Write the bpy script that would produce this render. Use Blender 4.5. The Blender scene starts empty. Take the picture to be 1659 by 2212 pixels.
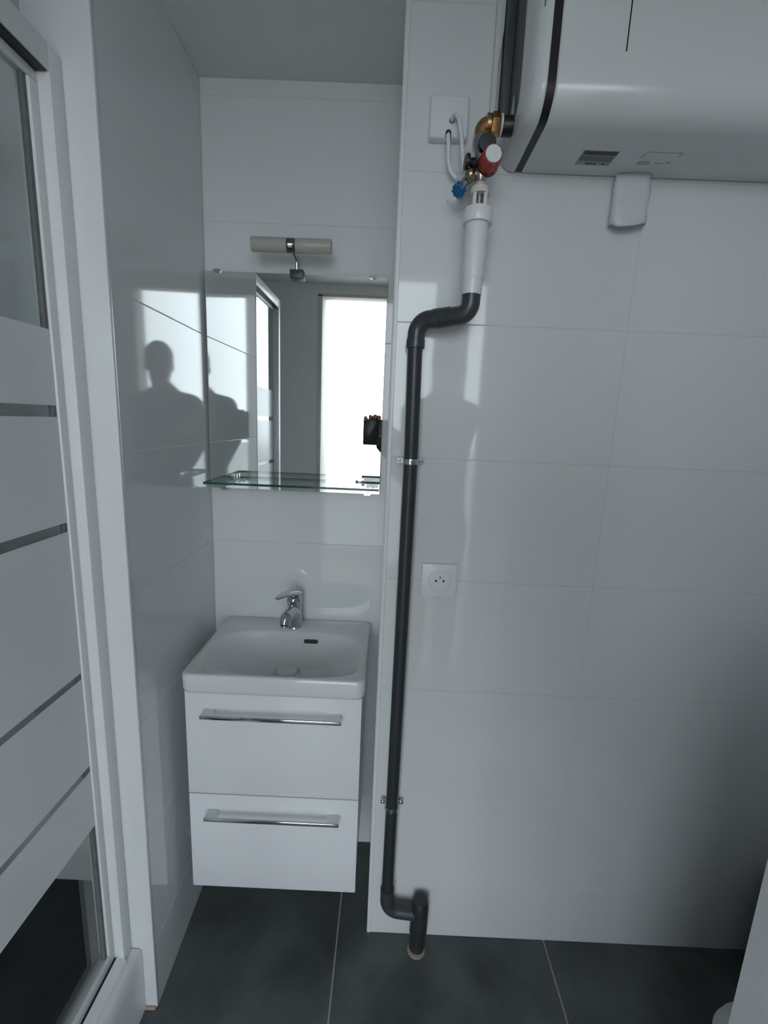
import bpy, bmesh, math, random
from mathutils import Vector, Matrix, Euler
random.seed(4)
sc = bpy.context.scene
PI = math.pi

# ------------------------------------------------------------------ camera
CAM = Vector((0.5381, -1.0874, 1.4667))
CR = Vector((0.99905487, 0.01360793, 0.04128177))
CU = Vector((-0.04312114, 0.1907503, 0.98069103))
CF = Vector((-0.00547067, 0.98154427, -0.19115681))
cd = bpy.data.cameras.new('camera')
cd.sensor_fit = 'VERTICAL'; cd.sensor_height = 24.0; cd.sensor_width = 18.0
cd.lens = 24.0 * 993.3 / 2212.0
cd.clip_start = 0.004; cd.clip_end = 50
cam = bpy.data.objects.new('camera', cd)
M = Matrix.Identity(4)
for i in range(3):
    M[i][0] = CR[i]; M[i][1] = CU[i]; M[i][2] = -CF[i]; M[i][3] = CAM[i]
cam.matrix_world = M
sc.collection.objects.link(cam)
sc.camera = cam

# ------------------------------------------------------------------ world / light / exposure
w = bpy.data.worlds.new('overcast_sky'); sc.world = w; w.use_nodes = True
bg = w.node_tree.nodes['Background']
bg.inputs['Color'].default_value = (0.855, 0.94, 1.0, 1)
bg.inputs['Strength'].default_value = 5.6
pd = bpy.data.lights.new('window_portal', 'AREA'); pd.shape = 'RECTANGLE'; pd.size = 4.9; pd.size_y = 2.7
pd.cycles.is_portal = True
po = bpy.data.objects.new('window_portal', pd); sc.collection.objects.link(po)
po.location = (0.075, -3.30, 1.40); po.rotation_euler = (PI / 2, 0, 0)
vs = sc.view_settings
vs.view_transform = 'Standard'; vs.look = 'None'; vs.gamma = 1.0; vs.use_curve_mapping = False
vs.exposure = 0.15
cy = sc.cycles
cy.use_denoising = True
try:
    cy.denoiser = 'OPENIMAGEDENOISE'; cy.denoising_input_passes = 'RGB_ALBEDO_NORMAL'
except Exception: pass
cy.max_bounces = 14; cy.diffuse_bounces = 6; cy.glossy_bounces = 8
cy.transmission_bounces = 10; cy.transparent_max_bounces = 16
cy.caustics_reflective = True; cy.caustics_refractive = False; cy.blur_glossy = 0.4
cy.sample_clamp_indirect = 6.0

# ------------------------------------------------------------------ materials
MATS = {}
def pm(name, col, rough=0.5, metal=0.0, ior=1.5, var=0.0, scale=8.0, bump=0.0, bscale=60.0, coat=0.0, emit=None):
    m = bpy.data.materials.new(name); m.use_nodes = True
    nt = m.node_tree; b = nt.nodes['Principled BSDF']
    b.inputs['Base Color'].default_value = (*col, 1)
    b.inputs['Roughness'].default_value = rough
    b.inputs['Metallic'].default_value = metal
    b.inputs['IOR'].default_value = ior
    if coat:
        b.inputs['Coat Weight'].default_value = coat; b.inputs['Coat Roughness'].default_value = 0.03
    tc = nt.nodes.new('ShaderNodeTexCoord')
    if var > 0:
        n = nt.nodes.new('ShaderNodeTexNoise'); n.inputs['Scale'].default_value = scale; n.inputs['Detail'].default_value = 6
        r = nt.nodes.new('ShaderNodeValToRGB')
        r.color_ramp.elements[0].position = 0.3; r.color_ramp.elements[1].position = 0.7
        r.color_ramp.elements[0].color = (*[c * (1 - var) for c in col], 1)
        r.color_ramp.elements[1].color = (*[min(1, c * (1 + var)) for c in col], 1)
        nt.links.new(tc.outputs['Object'], n.inputs['Vector'])
        nt.links.new(n.outputs['Fac'], r.inputs['Fac'])
        nt.links.new(r.outputs['Color'], b.inputs['Base Color'])
    if bump > 0:
        n2 = nt.nodes.new('ShaderNodeTexNoise'); n2.inputs['Scale'].default_value = bscale; n2.inputs['Detail'].default_value = 3
        bp = nt.nodes.new('ShaderNodeBump'); bp.inputs['Strength'].default_value = bump; bp.inputs['Distance'].default_value = 0.002
        nt.links.new(tc.outputs['Object'], n2.inputs['Vector'])
        nt.links.new(n2.outputs['Fac'], bp.inputs['Height'])
        nt.links.new(bp.outputs['Normal'], b.inputs['Normal'])
    MATS[name] = m
    return m
def fix_ior(nt, f, ior):
    # thin sheet: the same air-to-glass reflectance on both faces
    g = nt.nodes.new('ShaderNodeNewGeometry'); m = nt.nodes.new('ShaderNodeMapRange')
    m.inputs['To Min'].default_value = ior; m.inputs['To Max'].default_value = 1.0 / ior
    nt.links.new(g.outputs['Backfacing'], m.inputs['Value']); nt.links.new(m.outputs['Result'], f.inputs['IOR'])
def clear_glass(name, tint=(0.93, 0.97, 0.96), fac_ior=1.5, rough=0.0):
    m = bpy.data.materials.new(name); m.use_nodes = True
    nt = m.node_tree; nt.nodes.clear()
    o = nt.nodes.new('ShaderNodeOutputMaterial'); mx = nt.nodes.new('ShaderNodeMixShader')
    t = nt.nodes.new('ShaderNodeBsdfTransparent'); g = nt.nodes.new('ShaderNodeBsdfGlossy'); f = nt.nodes.new('ShaderNodeFresnel')
    t.inputs['Color'].default_value = (*tint, 1); g.inputs['Roughness'].default_value = rough
    f.inputs['IOR'].default_value = fac_ior
    fix_ior(nt, f, fac_ior)
    nt.links.new(f.outputs[0], mx.inputs[0]); nt.links.new(t.outputs[0], mx.inputs[1]); nt.links.new(g.outputs[0], mx.inputs[2])
    nt.links.new(mx.outputs[0], o.inputs['Surface'])
    MATS[name] = m; return m
def frosted(name, col, trans=0.5, rough=0.35):
    m = bpy.data.materials.new(name); m.use_nodes = True
    nt = m.node_tree; nt.nodes.clear()
    o = nt.nodes.new('ShaderNodeOutputMaterial'); mx = nt.nodes.new('ShaderNodeMixShader'); mx2 = nt.nodes.new('ShaderNodeMixShader')
    d = nt.nodes.new('ShaderNodeBsdfDiffuse'); t = nt.nodes.new('ShaderNodeBsdfTranslucent'); g = nt.nodes.new('ShaderNodeBsdfGlossy'); f = nt.nodes.new('ShaderNodeFresnel')
    d.inputs['Color'].default_value = (*col, 1); t.inputs['Color'].default_value = (*col, 1); g.inputs['Roughness'].default_value = rough
    f.inputs['IOR'].default_value = 1.45
    mx.inputs[0].default_value = trans
    nt.links.new(d.outputs[0], mx.inputs[1]); nt.links.new(t.outputs[0], mx.inputs[2])
    fix_ior(nt, f, 1.45)
    nt.links.new(f.outputs[0], mx2.inputs[0]); nt.links.new(mx.outputs[0], mx2.inputs[1]); nt.links.new(g.outputs[0], mx2.inputs[2])
    nt.links.new(mx2.outputs[0], o.inputs['Surface'])
    MATS[name] = m; return m

tile_m = pm('glazed_white_wall_tile', (0.70, 0.72, 0.735), 0.045, ior=1.5, var=0.015, scale=3)
grout_m = pm('pale_grey_grout', (0.64, 0.65, 0.65), 0.8, bump=0.2)
paint_m = pm('white_matt_paint', (0.80, 0.81, 0.82), 0.75, var=0.02, scale=20, bump=0.08, bscale=250)
ceil_m = pm('white_satin_ceiling', (0.68, 0.70, 0.70), 0.6, var=0.02, scale=15, bump=0.05, bscale=200)
room_m = pm('white_room_paint', (0.80, 0.81, 0.82), 0.8, var=0.01, scale=10)
floor_m = pm('anthracite_floor_tile', (0.084, 0.097, 0.095), 0.42, var=0.45, scale=5.5, bump=0.25, bscale=90)
fgrout_m = pm('light_floor_grout', (0.42, 0.41, 0.38), 0.85, bump=0.3)
trayf_m = pm('dark_shower_floor', (0.022, 0.026, 0.026), 0.5, var=0.3, scale=9, bump=0.2, bscale=120)
alu_m = pm('white_lacquered_aluminium', (0.72, 0.74, 0.75), 0.32, var=0.02, scale=12)
trim_m = pm('white_pvc_trim', (0.72, 0.735, 0.755), 0.28)
cer_m = pm('white_ceramic', (0.70, 0.715, 0.72), 0.06, ior=1.52, var=0.01, scale=6)
lacq_m = pm('white_lacquer', (0.77, 0.785, 0.81), 0.22, var=0.008, scale=8)
carc_m = pm('grey_carcass_edge', (0.45, 0.44, 0.44), 0.5)
chrome_m = pm('polished_chrome', (0.60, 0.62, 0.64), 0.07, metal=1.0, var=0.02, scale=20)
satin_m = pm('satin_nickel', (0.46, 0.45, 0.44), 0.28, metal=1.0, var=0.06, scale=40)
zinc_m = pm('zinc_plated_steel', (0.58, 0.61, 0.62), 0.22, metal=1.0, var=0.08, scale=60)
mirror_m = pm('silvered_mirror', (0.86, 0.89, 0.88), 0.004, metal=1.0)
mback_m = pm('mirror_backing', (0.06, 0.05, 0.055), 0.7)
pvc_m = pm('dark_grey_pvc_pipe', (0.030, 0.034, 0.038), 0.38, var=0.10, scale=18)
pvcf_m = pm('grey_pvc_fitting', (0.048, 0.053, 0.060), 0.30, var=0.10, scale=18)
wpl_m = pm('white_plastic', (0.74, 0.76, 0.79), 0.28)
cream_m = pm('cream_plastic', (0.66, 0.62, 0.58), 0.4)
brass_m = pm('brass', (0.46, 0.27, 0.12), 0.30, metal=1.0, var=0.22, scale=60)
red_m = pm('red_plastic', (0.36, 0.035, 0.02), 0.35, var=0.05, scale=30)
redd_m = pm('dark_red_plastic', (0.09, 0.012, 0.01), 0.45)
blue_m = pm('blue_plastic', (0.006, 0.11, 0.27), 0.4)
black_m = pm('black_plastic', (0.008, 0.007, 0.009), 0.4)
dark_m = pm('dark_recess_shade', (0.06, 0.065, 0.068), 0.55, var=0.15, scale=20)
enam_m = pm('white_enamel_steel', (0.66, 0.685, 0.69), 0.20, var=0.01, scale=7)
stick_m = pm('grey_sticker_print', (0.16, 0.16, 0.155), 0.5, var=0.15, scale=90)
stickd_m = pm('dark_sticker_print', (0.035, 0.025, 0.03), 0.5)
stickl_m = pm('faint_sticker_print', (0.40, 0.40, 0.37), 0.45)
sheath_m = pm('white_crinkled_plastic', (0.66, 0.66, 0.70), 0.35, bump=0.5, bscale=45)
mortar_m = pm('beige_mortar', (0.34, 0.27, 0.22), 0.9, bump=0.5, bscale=80)
lampg_m = frosted('frosted_lamp_glass', (0.74, 0.73, 0.68), 0.55, 0.3)
frost_m = frosted('frosted_glass_band', (0.82, 0.85, 0.87), 0.24, 0.22)
sglass_m = clear_glass('clear_shower_glass', (0.97, 0.985, 0.98))
wglass_m = clear_glass('window_glass', (0.98, 0.99, 0.99))
shelf_m = clear_glass('clear_shelf_glass', (0.95, 0.985, 0.975))
gedge_m = pm('green_glass_edge', (0.01, 0.07, 0.055), 0.12)
seal_m = pm('grey_rubber_seal', (0.13, 0.13, 0.13), 0.5, var=0.2, scale=80)
skin_m = pm('skin', (0.52, 0.27, 0.20), 0.5, var=0.08, scale=25)
hair_m = pm('short_brown_hair', (0.05, 0.035, 0.028), 0.7, var=0.3, scale=90, bump=0.6, bscale=300)
cloth_m = pm('black_jacket_cloth', (0.014, 0.015, 0.017), 0.75, var=0.3, scale=40, bump=0.5, bscale=120)
jean_m = pm('dark_trouser_cloth', (0.02, 0.022, 0.03), 0.85, var=0.2, scale=60, bump=0.4, bscale=200)
collar_m = pm('beige_collar_cloth', (0.30, 0.24, 0.19), 0.9, bump=0.6, bscale=160)
phone_m = pm('black_phone_case', (0.006, 0.006, 0.007), 0.3)
wood_m = pm('oak_room_floor', (0.30, 0.22, 0.14), 0.5, var=0.2, scale=6)
jamb_m = pm('beige_door_frame', (0.66, 0.63, 0.585), 0.45)

# ------------------------------------------------------------------ helpers
COL = sc.collection
BASE = {}
def empty(name, loc, label=None, cat=None, group=None, kind=None):
    o = bpy.data.objects.new(name, None); COL.objects.link(o)
    o.location = loc; o.empty_display_size = 0.05
    BASE[o] = Vector(loc)
    tag(o, label, cat, group, kind)
    return o
def tag(o, label=None, cat=None, group=None, kind=None):
    if label: o['label'] = label
    if cat: o['category'] = cat
    if group: o['group'] = group
    if kind: o['kind'] = kind
    return o
def obj(name, bm, mat, parent=None, smooth=True, ang=35, origin=None):
    """bm holds world coordinates; becomes one mesh object"""
    bmesh.ops.recalc_face_normals(bm, faces=bm.faces)
    base = BASE[parent] if parent is not None else (Vector(origin) if origin is not None else Vector((0, 0, 0)))
    bm.transform(Matrix.Translation(-base))
    me = bpy.data.meshes.new(name); bm.to_mesh(me); bm.free()
    mats = mat if isinstance(mat, (list, tuple)) else [mat]
    for m in mats: me.materials.append(m)
    if smooth:
        me.shade_smooth(); me.set_sharp_from_angle(angle=math.radians(ang))
    o = bpy.data.objects.new(name, me); COL.objects.link(o)
    if parent is not None:
        o.parent = parent
    else:
        o.location = base
    BASE[o] = base
    return o
def new(): return bmesh.new()
def box(bm, x0, x1, y0, y1, z0, z1, bev=0.0, seg=2, mat=None):
    x0, x1 = sorted((x0, x1)); y0, y1 = sorted((y0, y1)); z0, z1 = sorted((z0, z1))
    mt = Matrix.Translation(((x0 + x1) / 2, (y0 + y1) / 2, (z0 + z1) / 2)) @ Matrix.Diagonal((x1 - x0, y1 - y0, z1 - z0, 1))
    if mat is not None: mt = mat @ mt
    r = bmesh.ops.create_cube(bm, size=1.0, matrix=mt)
    if bev > 0:
        es = set()
        for v in r['verts']:
            for e in v.link_edges: es.add(e)
        bmesh.ops.bevel(bm, geom=list(es), offset=bev, segments=seg, profile=0.5, affect='EDGES')
def frame(d):
    d = Vector(d).normalized()
    a = Vector((0, 0, 1)) if abs(d.z) < 0.9 else Vector((1, 0, 0))
    u = d.cross(a).normalized(); v = d.cross(u).normalized()
    return u, v, d
def lathe(bm, A, d, prof, seg=32, sx=1.0, sy=1.0, up=None):
    """prof: list of (radius, distance along d); closes ends with r=0 fan"""
    A = Vector(A); u, v, d = frame(d)
    if up is not None:
        u = (Vector(up) - d * Vector(up).dot(d)).normalized(); v = d.cross(u)
    rings = []
    for r, h in prof:
        if r <= 1e-6:
            rings.append([bm.verts.new(A + d * h)])
        else:
            rings.append([bm.verts.new(A + d * h + u * (r * sx * math.cos(2 * PI * k / seg)) + v * (r * sy * math.sin(2 * PI * k / seg))) for k in range(seg)])
    skinr(bm, rings)
    for R_ in (rings[0], rings[-1]):
        if len(R_) > 2:
            try: bm.faces.new(R_)
            except ValueError: pass
def skinr(bm, rings, closed=True):
    for a, b in zip(rings, rings[1:]):
        if len(a) == 1 and len(b) == 1: continue
        n = max(len(a), len(b))
        for k in range(n if closed else n - 1):
            k2 = (k + 1) % n
            if len(a) == 1: f = (a[0], b[k2], b[k])
            elif len(b) == 1: f = (a[k], a[k2], b[0])
            else: f = (a[k], a[k2], b[k2], b[k])
            try: bm.faces.new(f)
            except ValueError: pass
def fillet(pts, r, n=8):
    pts = [Vector(p) for p in pts]; out = [pts[0]]
    for i in range(1, len(pts) - 1):
        a = (pts[i - 1] - pts[i]); b = (pts[i + 1] - pts[i])
        la, lb = a.length, b.length; a.normalize(); b.normalize()
        t = a.angle(b)
        dd = min(r / math.tan(t / 2), la * 0.49, lb * 0.49); rr = dd * math.tan(t / 2)
        c = pts[i] + (a + b).normalized() * (rr / math.sin(t / 2))
        p0 = pts[i] + a * dd; p1 = pts[i] + b * dd
        v0 = p0 - c; v1 = p1 - c; al = v0.angle(v1)
        for k in range(n + 1):
            s = k / n
            out.append(c + (v0 * math.sin((1 - s) * al) + v1 * math.sin(s * al)) / math.sin(al))
    out.append(pts[-1]); return out
def tube(bm, pts, r, seg=18, cap=True):
    pts = [Vector(p) for p in pts]
    rs = r if isinstance(r, (list, tuple)) else [r] * len(pts)
    t0 = (pts[1] - pts[0]).normalized(); u, v, _ = frame(t0)
    rings = []; prev = t0
    for i, p_ in enumerate(pts):
        if i == 0: t = t0
        elif i == len(pts) - 1: t = (pts[-1] - pts[-2]).normalized()
        else: t = ((pts[i + 1] - pts[i]).normalized() + (pts[i] - pts[i - 1]).normalized()).normalized()
        q = prev.rotation_difference(t); u = q @ u; v = q @ v; prev = t
        rings.append([bm.verts.new(p_ + u * rs[i] * math.cos(2 * PI * k / seg) + v * rs[i] * math.sin(2 * PI * k / seg)) for k in range(seg)])
    skinr(bm, rings)
    if cap:
        bm.faces.new(rings[0]); bm.faces.new(rings[-1])
def prism(bm, poly, ax, a0, a1, bev=0.0):
    """extrude polygon; ax='x': poly=(y,z); 'y': (x,z); 'z': (x,y)"""
    def P(q, a):
        return {'x': (a, q[0], q[1]), 'y': (q[0], a, q[1]), 'z': (q[0], q[1], a)}[ax]
    A = [bm.verts.new(P(q, a0)) for q in poly]; B = [bm.verts.new(P(q, a1)) for q in poly]
    f = [bm.faces.new(A), bm.faces.new(B[::-1])]
    for k in range(len(poly)):
        k2 = (k + 1) % len(poly); f.append(bm.faces.new((A[k], B[k], B[k2], A[k2])))
    if bev > 0:
        es = set(e for ff in f[:2] for e in ff.edges)
        bmesh.ops.recalc_face_normals(bm, faces=f)
        bmesh.ops.bevel(bm, geom=list(es), offset=bev, segments=2, profile=0.5, affect='EDGES')
def rrect(cx, cy_, hx, hy, r, n=8):
    out = []
    for (sx, sy, a0) in ((1, 1, 0), (-1, 1, PI / 2), (-1, -1, PI), (1, -1, 3 * PI / 2)):
        for k in range(n + 1):
            a = a0 + (PI / 2) * k / n
            out.append((cx + sx * (hx - r) + r * math.cos(a), cy_ + sy * (hy - r) + r * math.sin(a)))
    return out
def part(name, mat, parent, fn, *a, **k):
    bm = new(); fn(bm, *a, **k); return obj(name, bm, mat, parent)

# ------------------------------------------------------------------ dimensions of the room
N = 0.2943            # back wall of the niche
W = 0.5342            # outer corner of the niche
H = 2.3276            # ceiling
ZJ = [0.0, 0.1877, 0.4877, 0.7877, 1.0877, 1.3877, 1.6877, 1.9877, 2.2877, H]
LX0, LD = 0.002, 0.030   # left wall: x = LX0 + LD*(N - y)
YE = -0.195           # free end of the left partition
SX = -0.064           # shower screen plane
def leftx(y): return LX0 + LD * (N - y)
RY_ = -3.30
DW = -1.55            # door wall
DL, DR, DT = 0.055, 1.050, 2.262   # door opening

TG = 0.0008
def tile_wall(parent, P0, ud, nd, us, zs):
    """tiles on a vertical plane: origin P0, direction ud, outward normal nd; joints at us / zs"""
    P0 = Vector(P0); ud = Vector(ud).normalized(); nd = Vector(nd).normalized()
    for i in range(len(us) - 1):
        for j in range(len(zs) - 1):
            bm = new()
            u0, u1 = us[i] + TG, us[i + 1] - TG; z0, z1 = zs[j] + TG, zs[j + 1] - TG
            rot = Matrix.Identity(4)
            for k in range(3):
                rot[k][0] = ud[k]; rot[k][1] = nd[k]; rot[k][2] = (0, 0, 1)[k]; rot[k][3] = P0[k]
            tilt = Matrix.Translation(((u0 + u1) / 2, 0, (z0 + z1) / 2)) @ Euler((random.uniform(-.0012, .0012), 0, random.uniform(-.0012, .0012))).to_matrix().to_4x4() @ Matrix.Translation((-(u0 + u1) / 2, 0, -(z0 + z1) / 2))
            box(bm, u0, u1, -0.007, 0.0, z0, z1, 0.0008, 1, mat=rot @ tilt)
            obj('wall_tile', bm, tile_m, parent)

# ------------------------------------------------------------------ structure
# floor with separate tiles
bm = new(); box(bm, -1.05, 2.0, DW - 0.10, N + 0.12, -0.08, -0.0016)
floor = tag(obj('floor', bm, fgrout_m, smooth=False), kind='structure', label='dark anthracite tiled bathroom floor with pale joints')
xs = [-0.152, 0.448, 1.050, 1.652, 1.80]; ys = [-1.55, -1.506, -0.906, -0.306, N]
xs = [-0.95] + xs
for i in range(len(xs) - 1):
    for j in range(len(ys) - 1):
        bm = new(); box(bm, xs[i] + .0021, xs[i + 1] - .0021, ys[j] + .0021, ys[j + 1] - .0021, -0.009, 0.0, 0.0007, 1)
        obj('floor_tile', bm, floor_m, floor)
# ceiling
bm = new(); box(bm, -1.05, 2.0, DW - 0.05, N + 0.12, H, H + 0.1)
tag(obj('ceiling', bm, ceil_m, smooth=False), kind='structure')
# niche back wall
bm = new(); box(bm, -0.11, W + 0.005, N + 0.0012, N + 0.12, -0.0016, H)
wb = tag(obj('wall_back', bm, grout_m, smooth=False), kind='structure', label='white tiled back wall of the washbasin niche')
tile_wall(wb, (LX0 + .001, N, 0), (1, 0, 0), (0, -1, 0), [0, W - LX0 - .001], ZJ)
# large wall right of the niche (its left flank is the niche side)
bm = new(); box(bm, W + 0.0012, 2.0, 0.0012, N + 0.12, -0.0016, H)
wr = tag(obj('wall_back_right', bm, grout_m, smooth=False), kind='structure', label='white tiled wall carrying the pipe and the socket')
tile_wall(wr, (0, 0, 0), (1, 0, 0), (0, -1, 0), [W + 0.008, 1.0559, 1.656, 1.80], ZJ)
tile_wall(wr, (W, 0.008, 0), (0, 1, 0), (-1, 0, 0), [0, N - 0.009], ZJ)
bm = new()
prism(bm, [(W - .0015, 0.0085), (W - .0015, .0015), (W - .0005, -.0005), (W + .0015, -.0015), (W + .0085, -.0015), (W + .0085, 0.002), (W + .002, .0085)], 'z', 0.001, H - .001)
tag(obj('trim_1', bm, trim_m, ang=60), kind='structure', label='white corner profile on the niche edge')
# left partition between niche and shower
bm = new()
prism(bm, [(leftx(N) - .0012, N), (leftx(YE) - .0012, YE + .001), (SX - .035, YE + .001), (SX - .035, N)], 'z', -0.0016, H)
wl = tag(obj('wall_left', bm, paint_m, smooth=False), kind='structure', label='short glossy tiled partition left of the washbasin')
ud = Vector((LD, -1, 0)).normalized(); nd = Vector((1, LD, 0)).normalized()
Ll = math.hypot(LD * (N - YE), N - YE)
tile_wall(wl, (LX0, N, 0), ud, nd, [0.0005, Ll - .006], ZJ)
bm = new(); box(bm, SX - .035, leftx(YE) + .0008, YE - .004, YE + .006, 0.004, H - .002, 0.0015, 2)
tag(obj('trim_2', bm, trim_m), kind='structure', label='white end face of the partition beside the shower')
bm = new(); box(bm, leftx(YE) - .045, leftx(YE) - .002, YE - .010, YE + .002, -.0005, 0.009, .003, 2)
obj('mortar', bm, mortar_m, wl)
# wall closing the shower towards the door, shower walls, right wall, door wall
SE = -0.80
bm = new(); box(bm, -1.05, SX - .036, 0.03, 0.12, -0.0016, H)
ws = tag(obj('wall_shower_back', bm, tile_m, smooth=False), kind='structure')
bm = new(); box(bm, -1.05, -0.95, DW, 0.03, -0.0016, H)
tag(obj('wall_shower_left', bm, tile_m, smooth=False), kind='structure')
bm = new(); box(bm, 1.80, 2.0, DW, 0.0, -0.0016, H)
tag(obj('wall_right', bm, paint_m, smooth=False), kind='structure')
bm = new()
box(bm, -1.05, DL, DW - .08, DW, -0.0016, H); box(bm, DL - .16, DL - .001, DW - .30, DW - .079, -0.0016, H); box(bm, DR, 2.0, DW - .08, DW, -0.0016, H); box(bm, DL, DR, DW - .08, DW, DT, H)
tag(obj('wall_front', bm, paint_m, smooth=False), kind='structure')
# door lining
bm = new()
box(bm, DL - .020, DL + .010, DW - .2995, DW + .004, 0, DT, .002); box(bm, DR - .012, DR + .010, DW - .085, DW + .004, 0, DT, .002)
box(bm, DL - .020, DR + .010, DW - .085, DW + .004, DT - .012, DT + .006, .002)
tag(obj('trim_3', bm, jamb_m), kind='structure', label='beige frame of the bright doorway')
bm = new(); box(bm, -40, 40, -80, RY_ - .12, -3.2, -3.0)
tag(obj('ground_outside', bm, pm('pale_paving', (0.34, 0.34, 0.33), 0.9, var=.1, scale=.3), smooth=False), kind='structure')  # unseen ground added to dim the light coming from below the horizon
# adjoining daylit room
RX0, RX1, RY = -2.5, 2.6, -3.30
bm = new(); box(bm, RX0 - .1, RX1 + .1, RY - .1, DW - .10, -0.08, -0.001)
tag(obj('floor_adjoining', bm, wood_m, smooth=False), kind='structure')
bm = new(); box(bm, RX0 - .1, RX1 + .1, RY - .1, DW - .08, 2.80, 2.9)
tag(obj('ceiling_adjoining', bm, room_m, smooth=False), kind='structure')
bm = new(); box(bm, RX0 - .1, RX0, RY - .1, DW - .08, -0.001, 2.8)
tag(obj('wall_adjoining_left', bm, room_m, smooth=False), kind='structure')
bm = new(); box(bm, RX1, RX1 + .1, RY - .1, DW - .08, -0.001, 2.8)
tag(obj('wall_adjoining_right', bm, room_m, smooth=False), kind='structure')
bm = new(); box(bm, 2.0, RX1 + .1, DW - .08, DW, -0.001, 2.8); box(bm, RX0 - .1, -1.05, DW - .08, DW, -0.001, H); box(bm, RX0 - .1, 2.0, DW - .08, DW, H, 2.8)
tag(obj('wall_adjoining_front', bm, room_m, smooth=False), kind='structure')
bm = new()
wx0, wx1, wz0, wz1 = -2.35, 2.50, 0.06, 2.75  # opening stretched to the left to brighten the right side of the bathroom
box(bm, RX0, wx0, RY - .1, RY, 0, 2.8); box(bm, wx1, RX1, RY - .1, RY, 0, 2.8)
box(bm, 0.93, 1.20, RY - .1, RY, wz0, wz1); box(bm, wx0, wx1, RY - .1, RY, 0, wz0); box(bm, wx0, wx1, RY - .1, RY, wz1, 2.8)  # first box: pier added to cut window light out of the tile reflection
tag(obj('wall_adjoining_window', bm, room_m, smooth=False), kind='structure')
px0, px1 = 0.93, 1.20
bm = new()
fr = []
for a0, a1, ms in ((wx0, px0, (-1.3, -.35)), (px1, wx1, (1.8,))):
    ed = [a0, *ms, a1]
    for xx in ed:
        box(bm, max(a0, xx - .022), min(a1, xx + .022), RY - .07, RY - .02, wz0, wz1, .004)
    for zz in (wz0, wz1 - .04): box(bm, a0, a1, RY - .07, RY - .02, zz, zz + .04, .004)
    fr += [(p_ + .018, q_ - .018) for p_, q_ in zip(ed, ed[1:])]
win = tag(obj('window_1', bm, alu_m), kind='structure', label='unseen wide window of the bright room behind the camera, sized for its light')
for x0, x1 in fr:
    bm = new()
    vsx = [bm.verts.new(q) for q in ((x0, RY - .045, wz0 + .03), (x1, RY - .045, wz0 + .03), (x1, RY - .045, wz1 - .03), (x0, RY - .045, wz1 - .03))]
    bm.faces.new(vsx); obj('pane', bm, wglass_m, win, smooth=False)
# white cabinet cut off by the right picture edge
cab = empty('storage_cabinet', (1.3, -0.93, 0), 'white cabinet cut off by the lower right picture edge', 'cabinet')
cx0, cx1, cyf, cyb = 1.000, 1.600, -0.6320, -1.2500
bm = new(); box(bm, cx0, cx0 + .018, cyb, cyf + .001, 0.0, 1.015, .0015); obj('side_panel', bm, lacq_m, cab)
bm = new(); box(bm, cx0 + .0182, cx1, cyb, cyf - .019, 0.06, 1.015, .0015); obj('body', bm, lacq_m, cab)
bm = new(); box(bm, cx0 + .04, cx1, cyb + .02, cyf - .05, 0.0, .0598); obj('plinth', bm, carc_m, cab)
bm = new(); box(bm, cx0 - .001, cx1, cyb - .005, cyf + .002, 1.0152, 1.035, .002); obj('top_panel', bm, lacq_m, cab)
for x0, x1, hx in ((cx0 + .0185, 1.2985, 1.27), (1.3015, cx1, 1.33)):
    bm = new(); box(bm, x0, x1, cyf - .0188, cyf, .062, 1.013, .0012); d_ = obj('door', bm, lacq_m, cab)
    bm = new(); box(bm, hx - .005, hx + .005, cyf + .0002, cyf + .022, .62, .78, .002); obj('handle', bm, chrome_m, d_)

# ------------------------------------------------------------------ shower kerb and screen
bm = new()
prism(bm, [(SX - .035, 0.0), (-.012, 0.0), (-.0105, .150), (-.012, .178), (-.017, .187), (SX - .035, .187)], 'y', YE - .006, SE - .018)
kb = empty('shower_tray', (-0.5, -0.45, 0), 'raised shower tray with white front and dark floor behind the glass', 'shower tray')
obj('front_panel', bm, trim_m, kb)
bm = new(); box(bm, -.949, SX - .0352, SE - .018, SE + .018, 0, .187, .002); obj('side_panel', bm, trim_m, kb)
bm = new(); box(bm, -0.949, SX - .036, SE + .0182, 0.029, 0.0, 0.10); obj('tray_floor', bm, trayf_m, kb)
scr = empty('shower_screen', (SX, -0.5, 0.17), 'shower screen in white frame with frosted glass and clear stripes', 'shower screen')
ZT = 1.994; Y0 = YE - .004
def scbox(name, mat, *a, par=None, bev=.0015):
    bm = new(); box(bm, *a, bev); return obj(name, bm, mat, par or scr)
# wall channel on the partition end and slimmer stile in it
XR = -0.035
scbox('wall_channel', alu_m, SX - .030, XR, Y0 - .033, Y0 - .0005, .1885, 2.040)
scbox('stile', alu_m, SX - .008, SX + .008, Y0 - .052, Y0 - .0332, .232, 1.982)
scbox('rubber_seal', seal_m, SX - .006, SX + .003, Y0 - .060, Y0 - .0522, .232, 1.982, bev=.0005)
scbox('wall_channel', alu_m, SX - .030, XR, SE + .001, SE + .035, .1885, 2.040)
scbox('top_rail', alu_m, SX - .030, XR, SE + .036, Y0 - .0332, 1.9995, 2.040)
scbox('top_frame', alu_m, SX - .008, SX + .008, SE + .036, Y0 - .0332, 1.9825, 1.9975)
scbox('groove_shade', black_m, SX - .006, XR - .003, SE + .036, Y0 - .036, 1.9976, 1.9994, bev=0)  # black strip paints the shade on the underside of the rail
bm = new(); prism(bm, [(SX - .030, .1875), (-.030, .1875), (-.0295, .197), (-.031, .1985), (-.049, .2065), (-.0505, .2065), (-.0505, .196), (SX - .030, .196)], 'y', SE + .036, Y0 - .0332)
obj('bottom_rail', bm, alu_m, scr)
scbox('bottom_frame', alu_m, SX - .008, SX + .008, SE + .036, Y0 - .0332, .2035, .2315)
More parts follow.
